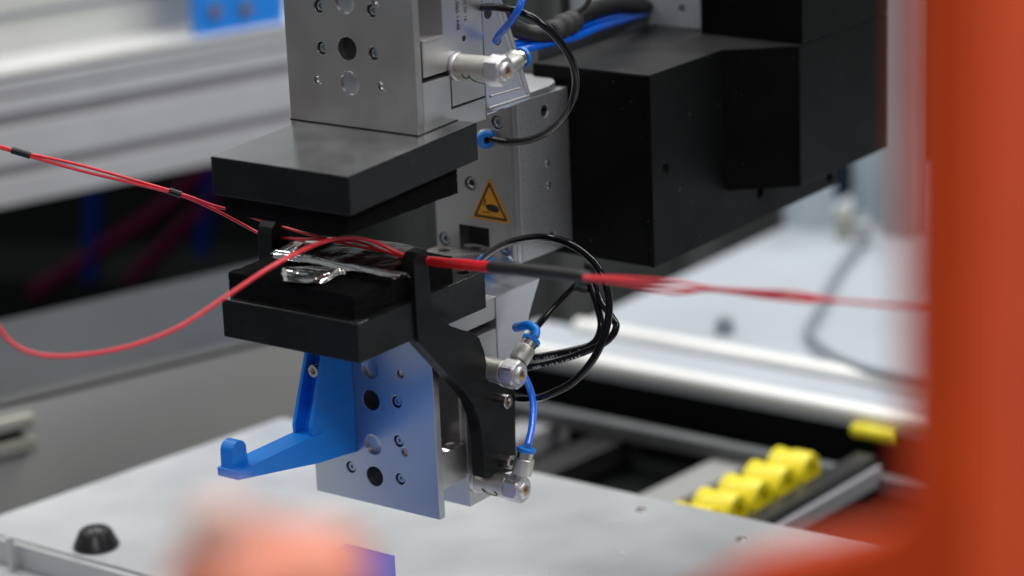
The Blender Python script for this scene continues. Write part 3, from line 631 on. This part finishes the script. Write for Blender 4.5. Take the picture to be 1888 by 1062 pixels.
# ================================================================== TUBES
def cable(name, label, cat, pts, r, m, group=None, n=12, seg=16, rfun=None, parent=None):
    o = obj(name, tube(pts, r, seg, n, True, rfun), m, parent, 60)
    if parent is None: tag(o, label, cat, group)
    return o
PTS = {
    'tube1': [(-2.2, 63.7, 62.6), (5.9, 59.9, 64.2), (15.5, 57.0, 65.2), (26.5, 57.0, 64.3), (38.0, 61.0, 59.1), (45.3, 68.0, 49.4), (48.9, 76.1, 36.1), (46.3, 84.2, 21.4), (36.8, 91.8, 5.0), (20.4, 99.9, -10.0), (1.1, 105.0, -20.6), (-18.1, 107.2, -25.4), (-31.4, 106.6, -24.8), (-37.0, 107.8, -24.6)],
    'tube2': [(-33.4, 93.8, -99.6), (-22.1, 86.8, -88.9), (-0.8, 79.9, -76.8), (25.2, 76.0, -69.1), (47.3, 73.8, -70.4), (65.4, 71.0, -79.1), (75.3, 67.4, -94.1), (76.9, 62.1, -111.4), (71.4, 56.9, -128.3), (60.2, 50.9, -142.8), (45.7, 44.6, -151.4), (28.5, 55.0, -159.2), (14.4, 61.0, -163.5), (0.9, 70.3, -167.7), (-14.3, 78.4, -171.4)],
    'tube3': [(16.6, 59.8, -136.5), (15.6, 72.2, -129.4), (17.2, 84.0, -122.0), (25.4, 97.6, -109.0), (35.5, 104.1, -97.9)],
    'tube4': [(37.1, 101.7, -97.0), (46.6, 96.9, -111.3), (53.1, 91.3, -121.7), (51.2, 86.4, -131.1), (41.4, 81.3, -135.4), (27.0, 74.5, -139.0), (11.3, 66.7, -142.3)],
    'tube5': [(39.0, 104.6, -96.5), (47.5, 98.6, -108.3), (60.1, 92.2, -116.0), (65.1, 89.0, -120.2), (62.1, 84.2, -127.4), (50.9, 78.5, -134.0), (36.3, 72.0, -139.7), (19.1, 63.8, -144.7)],
    'bluelow': [(12.2, 65.3, -144.4), (22.0, 57.4, -146.9), (32.3, 48.2, -149.9), (42.0, 38.0, -154.8), (51.0, 23.9, -161.7), (56.7, 11.3, -168.4)],
    'blueup': [(4.8, 67.0, 44.0), (12.9, 59.5, 49.4), (22.3, 53.1, 55.3), (30.6, 48.6, 61.6), (35.1, 49.4, 68.6), (33.8, 56.8, 76.8), (29.2, 67.4, 86.6)],
    'blueloop': [(36.3, 32.8, -109.1), (44.3, 27.0, -105.6), (50.8, 24.9, -103.4), (56.3, 23.3, -104.6), (57.7, 20.6, -107.7)],
    'braid': [(-24.3, 103.3, 63.0), (-18.6, 110.1, 45.6), (-14.9, 120.4, 37.7), (-9.1, 136.5, 34.6), (-9.4, 156.3, 35.8), (-15.4, 184.7, 36.7), (-25.2, 228.2, 33.3), (-44.4, 287.3, 20.7), (-49.6, 307.7, 16.0)],
    'tape': [(-7.9, 137.4, 34.6), (-8.5, 147.8, 35.8), (-9.3, 157.8, 36.2), (-9.3, 165.7, 36.4)],
    'bluecab1': [(-18.9, 112.1, 30.7), (-15.0, 130.9, 31.3), (-12.9, 158.1, 30.3), (-20.7, 203.7, 28.6), (-44.1, 286.6, 18.1), (-49.6, 307.6, 15.7)],
    'bluecab2': [(-16.0, 107.9, 27.6), (-10.7, 132.9, 28.1), (-10.2, 165.3, 26.6), (-17.6, 204.8, 25.3), (-43.7, 285.9, 15.4), (-49.3, 307.0, 13.4)],
    'wireA': [(-228.1, -117.0, 2.0), (-212.9, -107.2, -2.2), (-202.7, -101.0, -5.9), (-174.8, -83.3, -14.2), (-132.0, -55.2, -30.9), (-118.3, -40.7, -40.2), (-110.1, -27.9, -46.7), (-89.1, -23.3, -51.8), (-64.1, -21.5, -54.9), (-38.8, -19.4, -57.7), (-17.6, -17.2, -59.1), (-5.3, -15.0, -60.4), (7.1, -15.1, -60.9), (20.4, -17.9, -60.1)],
    'wireB': [(-228.0, -117.1, 1.4), (-212.8, -107.5, -3.1), (-202.6, -101.2, -6.8), (-174.3, -84.1, -17.1), (-131.9, -55.4, -31.8), (-119.4, -39.8, -42.5), (-113.9, -24.3, -53.8), (-103.6, -19.1, -60.1), (-90.7, -22.2, -59.5), (-75.0, -23.1, -58.5), (-52.6, -21.4, -56.5), (-31.6, -18.5, -55.7), (-13.9, -17.1, -59.2), (-3.3, -16.2, -60.8), (7.1, -15.2, -61.4), (20.5, -18.0, -60.7)],
    'wireC': [(20.3, -17.7, -59.6), (7.6, -15.7, -60.0), (-3.6, -17.1, -58.8), (-12.0, -28.1, -50.6), (-10.6, -47.6, -43.1), (-7.3, -69.4, -38.4), (-4.5, -90.2, -36.9), (-3.5, -121.5, -39.1), (-9.8, -150.6, -48.4), (-19.1, -175.7, -58.6), (-32.1, -197.9, -64.3), (-46.9, -217.3, -65.8), (-57.8, -232.3, -63.3), (-65.6, -242.2, -56.9), (-71.7, -246.1, -48.3), (-77.4, -248.1, -35.3)],
    'sred': [(8.3, -14.2, -60.9), (19.2, -16.3, -60.4), (45.4, -26.3, -55.7), (76.2, -37.7, -50.1)],
    'sblack': [(73.4, -37.3, -50.3), (98.7, -45.5, -46.1), (123.6, -51.7, -42.7), (153.0, -59.7, -38.9)],
    'w1': [(148.9, -61.3, -38.5), (175.2, -64.8, -34.1), (212.5, -74.0, -28.5), (235.7, -81.9, -26.2), (266.7, -89.5, -21.2), (290.6, -96.1, -16.7), (316.3, -102.4, -15.0), (363.6, -116.4, -7.5), (408.9, -132.0, -0.2)],
    'w2': [(149.1, -61.6, -39.8), (175.8, -65.7, -37.6), (211.2, -76.9, -33.8), (235.8, -82.2, -27.2), (267.1, -90.1, -23.4), (295.5, -99.8, -18.8), (316.3, -102.4, -15.2), (363.5, -116.3, -7.1), (408.8, -131.8, 0.5)],
    'w3': [(149.5, -62.2, -38.7), (176.5, -66.8, -35.0), (214.0, -76.4, -31.1), (235.8, -82.2, -27.2), (266.9, -89.7, -22.2), (317.2, -104.1, -14.4), (364.4, -118.0, -6.3), (409.6, -133.5, 1.5)],
    'tieA': [(-207.3, -103.9, -4.5), (-202.7, -101.1, -6.2), (-198.5, -98.6, -7.8)],
    'tieB': [(-131.8, -59.6, -29.2), (-129.2, -58.1, -30.2), (-126.1, -56.3, -31.5)],
    'knot': [(35.4, 98.1, -106.7), (36.1, 100.8, -100.8), (37.7, 104.3, -95.0), (39.6, 107.4, -90.3)],
    'mag1': [(-1047.4, 982.2, -335.8), (-1100.8, 918.9, -398.5), (-1152.2, 864.4, -441.4), (-1203.6, 809.9, -484.4)],
    'mag2': [(-1038.4, 978.1, -364.6), (-1066.5, 942.7, -403.0), (-1094.5, 907.3, -441.4), (-1118.6, 877.0, -474.4)],
    'nav1': [(-1167.3, 882.4, -364.0), (-1160.8, 867.8, -415.4), (-1154.9, 850.7, -472.6)],
    'nav2': [(-1061.9, 965.3, -352.1), (-1060.8, 944.7, -409.0), (-1058.8, 931.1, -448.9)],
    'gc': [(-238.7, 936.2, -322.0), (-207.8, 835.4, -322.0), (-167.9, 731.3, -322.0), (-145.9, 676.5, -322.0), (-104.2, 635.9, -322.0), (-59.2, 615.3, -322.0), (-1.1, 611.1, -322.0)],
}
cable('air_tube', 'glossy black air tube looping right of the upper gripper to the column', 'tube', PTS['tube1'], 2.2, M['blacktube'])
cable('air_tube', 'big black air tube loop behind the two lower valves', 'tube', PTS['tube2'], 2.2, M['blacktube'])
cable('air_tube', 'straight black air tube rising to the tape knot beside the lower gripper', 'tube', PTS['tube3'], 2.1, M['blacktube'])
t4 = cable('air_tube', 'black air tube printed 2023 (064), bending down from the tape knot', 'tube', PTS['tube4'], 2.1, M['blacktube'])
t5 = cable('air_tube', 'black air tube printed HUD tube tested, the outermost bend', 'tube', PTS['tube5'], 2.1, M['blacktube'])
CAM = Vector((851.93, -1065.59, 327.92))
def tube_print(s, pts, r, start, size, gap, lift, parent, rev=True):
    """letters lying on a tube's skin, one after another along it"""
    C = cat_rom(pts, 24)
    if rev: C = C[::-1]
    acc = [0]
    for a, b in zip(C, C[1:]): acc.append(acc[-1] + (b - a).length)
    out = bmesh.new(); pos = start
    up = Vector((0.25, -0.55, 0.75)).normalized()
    for chh in s:
        if chh != ' ':
            i = next((k for k, v in enumerate(acc) if v >= pos), len(acc) - 2); i = min(i, len(C) - 2)
            t = (C[i + 1] - C[i]).normalized(); nrm = Vector((0.62, -0.72, 0.05)); nrm = (nrm - t * nrm.dot(t)).normalized()
            nrm = (Matrix.Rotation(lift, 3, t) @ nrm).normalized(); ey = nrm.cross(t)
            tb_ = text_bm(chh, size); tmp = place(tb_, C[i] + nrm * (r + 0.12) - ey * size * 0.34, t, ey); out = join(out, tmp)
        pos += gap
    return obj('print', out, M['white_ink'], parent)
tube_print('2023 (064)', PTS['tube4'], 2.1, 6.5, 2.3, 1.75, 0.25, t4)
tube_print('1- 0.250', PTS['tube4'], 2.1, 31, 2.3, 1.75, 0.2, t4)
tube_print('HUD tube tested', PTS['tube5'], 2.1, 3.5, 2.3, 2.0, 0.25, t5)
kn = obj('tape_knot', tube(PTS['knot'], 5.2, 14, 8, True, lambda t: 0.75 + 0.35 * math.sin(t * 3.1) + 0.15 * math.sin(t * 17)), M['braid'], None, 60)
tag(kn, 'black cloth tape knot holding the air tubes together', 'tape')
cable('blue_air_tube', 'short blue air tube from the middle valve down to the bottom valve', 'tube', PTS['bluelow'], 2.0, M['bluetube'])
cable('blue_air_tube', 'blue air tube plugged into the upper gripper side cover, rising out of view', 'tube', PTS['blueup'], 2.0, M['bluetube'])
cable('blue_air_tube', 'blue elbow of tube between the lower side block and its valve', 'tube', PTS['blueloop'], 2.6, M['bluefit'])
obj_holes = []
for (y, z, nm) in ((62.6, 62.6, 'upper'), ):
    pass
gh = obj('tube_hole_shade', lathe([(0, 0.15), (3.2, 0.15)], (0.02, 75.3, 42.6), PX, 24), M['dark'], ug)  # flat dark discs standing in for the shade in the holes
gh = obj('tube_hole_shade', lathe([(0, 0.15), (3.4, 0.15)], (0.02, 67.3, 59.2), PX, 24), M['dark'], ug)
cable('braided_cable', 'thick black cable draped behind the black loop into the plate slot', 'cable', PTS['braid'], 5.0, M['braid'], rfun=lambda t: 1 + 0.05 * math.sin(t * 40))
tag(obj('tape_wrap', join(tube(PTS['tape'], 6.3, 14, 10, True, lambda t: 0.86 + 0.2 * math.sin(t * 2.8) + 0.10 * math.sin(t * 19) + 0.05 * math.sin(t * 41)), tube([Vector(PTS['tape'][-1]) + Vector((0, 0, 4)), Vector(PTS['tape'][-1]) + Vector((6, 2, 9)), Vector(PTS['tape'][-1]) + Vector((9, 3, 15))], 1.6, 6, 5)), M['tape'], None, 50),
    'frayed dark tape wound round the thick black cable', 'tape')
cable('blue_cable', 'blue tube running beside the thick black cable, the upper one', 'cable', PTS['bluecab1'], 2.4, M['bluetube'])
cable('blue_cable', 'blue tube under the thick black cable, the lower one along the duct', 'cable', PTS['bluecab2'], 2.6, M['bluetube'])

# ------------------------------------------------------------------ red wire harness
rw = thing('red_wire_harness', 'thin red wires with black sleeves strung across the open press pads', 'wires', (0, -40, -50))
for k, r in (('wireA', 0.88), ('wireB', 0.88), ('wireC', 1.1)):
    obj('wire', tube(PTS[k], r, 10, 12), M['red'], rw, 60)
for k in ('w1', 'w2', 'w3'): obj('wire', tube(PTS[k], 0.75, 10, 12), M['red'], rw, 60)
obj('red_sleeve', tube(PTS['sred'], 3.0, 14, 10, True, lambda t: 0.72 + 0.30 * t ** .7 + 0.03 * math.sin(t * 21)), M['redshrink'], rw, 60)
obj('black_sleeve', tube(PTS['sblack'], 3.1, 16, 10, True, lambda t: 1.06 - 0.05 * math.cos(t * 6) if t < .9 else 1.06 - (t - .9) * 3), M['shrink'], rw, 60)
for k in ('tieA', 'tieB'): obj('heat_shrink', tube(PTS[k], 1.9 if k == 'tieB' else 2.0, 12, 6, True), M['shrink'], rw, 60)
obj('loose_thread', tube([Vector(PTS['tieB'][1]) + Vector((0, 0, 1)), Vector(PTS['tieB'][1]) + Vector((.3, 0, 4)), Vector(PTS['tieB'][1]) + Vector((-.2, 0, 7))], 0.15, 5, 4), M['shrink'], rw)

# ================================================================== FOREGROUND (out of focus)
of = thing('guard_stand', 'out of focus orange guard stand close to the lens at the right', 'guard stand', (620, -560, -1100))
obj('post', box(595.8, 612.8, -575.6, -500, -1100, 700, 2.5, 3), M['orange'], of)
obj('post_flange', box(590.8, 595.7, -568, -562, -1100, 700, 1.0), M['orange_dark'], of)
obj('foot_gusset', prism([(601, 121), (597.5, 109), (591.9, 101), (582, 95.5), (568, 89), (548, 80), (520, 60), (500, 30), (601, 20)], 'y', -577, -560, 2), M['orange'], of)
for z in (208, 160, 118):
    obj('bolt_head', socket_head((593.2, -569.5, z), NY, 2.2, 1.6, 1.5, 2.0), M['orange_dark'], of, 35)
ok = thing('clamp_knob', 'out of focus orange lobed clamp knob close to the lens at the bottom', 'clamp knob', (473, -653, 60))
lob = []
bm = bmesh.new(); bmesh.ops.create_uvsphere(bm, u_segments=48, v_segments=24, radius=1)
for v in bm.verts:
    a = math.atan2(v.co.y, v.co.x); rad = 23.0 * (1 + 0.12 * math.cos(5 * a))
    v.co = Vector((473 + v.co.x * rad, -654 + v.co.y * rad, 92 + v.co.z * 11))
obj('grip', bm, M['salmon'], ok, 60)
obj('cap', lathe([(0, 15), (5, 14.6), (8.5, 12.6), (9.5, 10), (9.5, 2)], (462, -658, 95), (0, 0, 1), 24), M['pink'], ok, 40)
obj('stem', lathe([(4, -1188), (4, -8), (8, -6), (8, -2)], (473, -654, 88), (0, 0, 1), 20), M['steel'], ok, 40)

# ================================================================== BACKGROUND LEFT
ba = thing('profile_beam', 'blurred aluminium profile beam with grooves at the upper left', 'beam', (-798, 413, -232.6))
hx, hy = 0.22829, 0.97359; nx, ny = 0.97359, -0.22829; P0 = (-798.0, 413.1)
def bpt(s, o): return (P0[0] + hx * s + nx * o, P0[1] + hy * s + ny * o)
def bbox(s0, s1, o0, o1, z0, z1, b=0.6, dz=0.0):
    """box along the beam: s along it, o outwards from its front face; dz: rise at the far end"""
    c = [bpt(s0, o0), bpt(s0, o1), bpt(s1, o1), bpt(s1, o0)]
    e = [0, 0, dz, dz]
    return hexa([(*p, z0 + k) for p, k in zip(c, e)], [(*p, z1 + k) for p, k in zip(c, e)], b)
DZ = -13
obj('core', bbox(-330, 540, -50, -7, -232.6, -120.0, 1, DZ), M['groove'], ba)
for z0, z1 in ((-232.6, -207.7), (-198.1, -163.5), (-152.6, -137.9), (-134.7, -122.5)):
    obj('face', bbox(-330, 540, -8, 0, z0, z1, 1.5, DZ), M['profile'], ba)
obj('top_flange', bbox(-330, 540, -60, 1.0, -119.3, -113.6, 1.5, DZ), M['rail'], ba)
pn = obj('back_panel', bbox(-500, 720, -84, -61, -143.0, 330, 0.8, 0), M['panel']); tag(pn, 'pale grey panel standing behind the profile beam', 'panel')
tag(obj('panel_seam', bbox(-500, 262, -60.9, -58.5, -81.6, -77.1, 0.2, -8), M['greycable']), 'dark horizontal seam strip on the pale panel', 'strip')
bb = thing('blue_mount', 'blurred blue plastic mount with two screws on top of the profile beam', 'mount', (-735, 670, -127.7))
obj('mount_plate', bbox(220, 317, -16, -3, -128.3, 160, 2.0, 0), M['backblue'], bb)
for s_, z in ((238, -101.4), (272, -104.0)):
    x, y = bpt(s_, 0.8); obj('screw', socket_head((x, y, z), (nx, ny, 0), 5.5, 2.5, 3, 4), M['gold'], bb, 35)

lc = thing('machine_cover', 'blurred grey sheet metal machine cover with a charcoal top at the left', 'cover', (-560, 300, -285))
c0_, c1_ = Vector((-484.2, 112.7)), Vector((-418.4, 312.2)); dd = (c1_ - c0_).normalized(); c1_ = c0_ + dd * 330; c0_ -= dd * 420; nn = Vector((-dd.y, dd.x))
def lcq(o0, o1): return [c0_ + nn * o0, c1_ + nn * o0, c1_ + nn * o1, c0_ + nn * o1]
def lcb(o0, o1, z0, z1, b=0.8): return hexa([(*p, z0) for p in lcq(o0, o1)], [(*p, z1) for p in lcq(o0, o1)], b)
obj('side_panel', lcb(0, 3, -1100, -274), M['sidegrey'], lc)
obj('edge_strip', lcb(-0.6, 14, -273.8, -270), M['lidgrey'], lc)
obj('top_panel', lcb(14.2, 190, -276, -271), M['charcoal'], lc)
sb = thing('slotted_bracket', 'blurred small pale bracket with a dark slot at the left edge', 'bracket', (-470, 40, -300))
def sbb(s0, s1, o0, o1, z0, z1, b):
    d_ = Vector((0.3132, 0.9497)); n_ = Vector((0.9497, -0.3132)); q = Vector((-484.2, 112.7))
    c = [q + d_ * s0 + n_ * o0, q + d_ * s1 + n_ * o0, q + d_ * s1 + n_ * o1, q + d_ * s0 + n_ * o1]
    return hexa([(*p, z0) for p in c], [(*p, z1) for p in c], b)
for z0, z1 in ((-290, -280), (-308, -297)):
    obj('rail', sbb(-90, 22, 0.3, 9, z0, z1, 3), M['cream'], sb)
obj('web', sbb(-90, 12, 0.3, 4, -297, -290, 0.5), M['rubber'], sb)

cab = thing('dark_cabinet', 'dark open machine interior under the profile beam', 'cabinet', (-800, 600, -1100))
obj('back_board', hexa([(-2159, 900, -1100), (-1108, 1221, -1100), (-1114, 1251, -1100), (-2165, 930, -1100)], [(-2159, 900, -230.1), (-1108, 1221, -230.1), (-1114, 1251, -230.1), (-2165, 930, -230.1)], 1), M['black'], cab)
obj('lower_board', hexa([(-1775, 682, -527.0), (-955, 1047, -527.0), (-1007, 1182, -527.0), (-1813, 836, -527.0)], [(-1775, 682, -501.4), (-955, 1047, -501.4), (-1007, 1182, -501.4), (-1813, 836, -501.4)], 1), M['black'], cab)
for k, lab, m in (('mag1', 'long dark magenta cable slanting through the dark interior', 'magenta'), ('mag2', 'short dark magenta cable nearest the black plate', 'magenta'),
                  ('nav1', 'navy blue cable hanging at the left in the dark interior', 'navy'), ('nav2', 'navy blue cable hanging just left of the upper press pad', 'navy')):
    cable('hanging_cable', lab, 'cable', [Vector(p) * 1.0 for p in PTS[k]], 9.5, M[m], 'cables in the dark machine interior')

# ================================================================== BACKGROUND RIGHT
bn = thing('side_bench', 'blurred pale bench with bright front rails at the right', 'bench', (0, 800, -1100))
obj('bench_top', box(-336, 900, 626, 1250, -345, -330, 1), M['bench'], bn)
obj('front_beam', box(-380, 900, 540, 625, -341, -334, 1), M['bench'], bn)
for y in (618, 546):
    obj('rail', tube([(-334 if y > 600 else -420, y, -331.5), (200, y, -331.5), (900, y, -331.5)], 8.0, 16, 4), M['rail'], bn, 60)
obj('gap_shade_face', box(-420, 900, 541, 580, -420, -341.5, 1), M['black'], bn)  # black face standing in for the shaded gap under the bench
for x in (-300, 860):
    for y in (590, 1220): obj('leg', box(x - 20, x + 20, y - 20, y + 20, -1100, -345.5, 1), M['profile'], bn)
tag(obj('grey_cable', tube(PTS['gc'], 3.4, 12, 10), M['greycable'], None, 60), 'blurred grey cable curving over the pale bench', 'cable')
tag(obj('bench_knob', lathe([(0, 0), (8, 0), (8, 7), (6, 13), (0, 14)], (-216, 660, -329.9), (0, 0, 1), 20), M['greycable'], None, 40), 'small dark knob on the bench near its front rail', 'knob')
tag(obj('yellow_cap', lathe([(0, 0), (4.5, 0), (5.5, 2), (5.5, 34), (4.5, 36), (0, 36)], (-26, 531, -339), (1, 0, 0), 20), M['yellowcap'], None, 40), 'yellow cap under the bench edge, apart from the row', 'cap')
# conveyor with its row of yellow caps
cv = thing('conveyor', 'blurred dark conveyor frame behind the table, carrying the yellow caps', 'conveyor', (-60, 400, -1100))
obj('cap_rail', prism([(-16, 300), (-1, 300), (8, 505), (-8, 505)], 'z', -362, -345, 1), M['rubber'], cv)
obj('rail_edge', prism([(-0.5, 300), (4, 300), (13, 505), (8.5, 505)], 'z', -366, -352, 0.6), M['groove'], cv)
obj('bed', box(-420, 300, 262, 538, -420, -398, 1), M['black'], cv)
for x0, x1, m in ((-74, -62, 'midgrey'), (-108, -94, 'frame'), (-150, -120, 'midgrey'), (-260, -232, 'rubber'), (-330, -300, 'groove')):
    obj('guide', hexa([(x0, 270, -392), (x1, 270, -392), (x1 + 22, 520, -392), (x0 + 22, 520, -392)], [(x0, 270, -372), (x1, 270, -372), (x1 + 22, 520, -372), (x0 + 22, 520, -372)], 1), M[m], cv)
obj('cross_bar', box(-420, 300, 500, 512, -372, -360, 1), M['duct'], cv)
for x in (-380, 260): obj('leg', box(x - 20, x + 20, 380, 420, -1100, -420.3, 1), M['profile'], cv)
tag(obj('red_button', lathe([(0, 0), (7, 0), (7, 8), (0, 9)], (-228, 380, -371.8), (0, 0, 1), 20), M['red'], None, 40), 'dim red button between the dark rails', 'button')
capm = lathe([(0, 0), (13.0, 0), (15.6, 2.2), (15.8, 5), (14.6, 6), (14.6, 15), (15.8, 16), (15.8, 28), (14.6, 31), (9, 31), (8.6, 27), (0, 27)], (0, 0, 0), (1, 0.03, 0), 24)
first = None
lab = ['nearest yellow cap of the row, cut by the table edge', 'second yellow cap from the table edge', 'middle yellow cap of the row of five', 'fourth yellow cap from the table edge', 'farthest yellow cap of the row, in full view']
for k in range(6):
    y = 291 + 31.5 * k; x = -53 + 1.4 * k
    if k == 0:
        first = obj('yellow_cap', capm, M['yellowcap'], None, 40); o = first; base = o.location.copy()
        tag(o, 'yellow cap mostly hidden below the table edge, first of the row', 'cap', 'yellow caps in a row')
    else:
        o = first.copy(); COL.objects.link(o); o['label'] = lab[k - 1]
    o.location = base + Vector((x, y, -345.5 if True else 0)) * MM
# far cabinets, posts and containers
fc = thing('far_cabinet', 'dark grey green cabinet with vertical seams far behind', 'cabinet', (-640, 1500, -1100))
for k in range(-6, 9):
    x0 = -1016 + k * 58
    obj('door_panel', box(x0, x0 + 54 + (k % 2) * 2, 1300 - (k % 3) * 5, 1340, -1100, 300, 2), M['cabinet' if k % 3 else 'greygreen'], fc)
obj('carcass', box(-1370, -500, 1341, 1700, -1100, 298, 2), M['black'], fc)
tag(obj('blue_crate', box(-492, -458, 1250, 1290, -700, -300, 4), M['navyblue']), 'dark blue crate at the end of the far cabinet', 'crate')
tag(obj('light_partition', box(-2000, -260, 1900, 1930, -1100, 900, 2), M['frame']), 'pale grey partition far behind the machine', 'partition')
for k, (x, y, wd_, m, lab_) in enumerate(((-226, 1000, 17, 'frame', 'pale grey upright machine post left of the orange frame'), (-262, 1180, 14, 'greycable', 'darker upright post behind the pale one'))):
    tag(obj('upright_post', box(x - wd_, x + wd_, y - wd_, y + wd_, -329.5, 900, 2), M[m]), lab_, 'post')
for k, (x, y, r, h, m, lab_) in enumerate(((-322, 985, 24, 150, 'clear', 'pale blue translucent container on the bench, leftmost'), (-278, 1030, 20, 185, 'clear', 'pale blue tall container in the middle of the bench'),
                                      (-268, 955, 8, 30, 'cream', 'small cream bottle standing on the bench'), (-240, 940, 8, 30, 'frame', 'pale grey bottle beside the cream one'))):
    tag(obj('container', lathe([(0, 0), (r, 0), (r, h * .75), (r * .55, h * .86), (r * .5, h), (0, h)], (x, y, -329.8), (0, 0, 1), 24), M[m], None, 40), lab_, 'container', 'containers on the side bench')
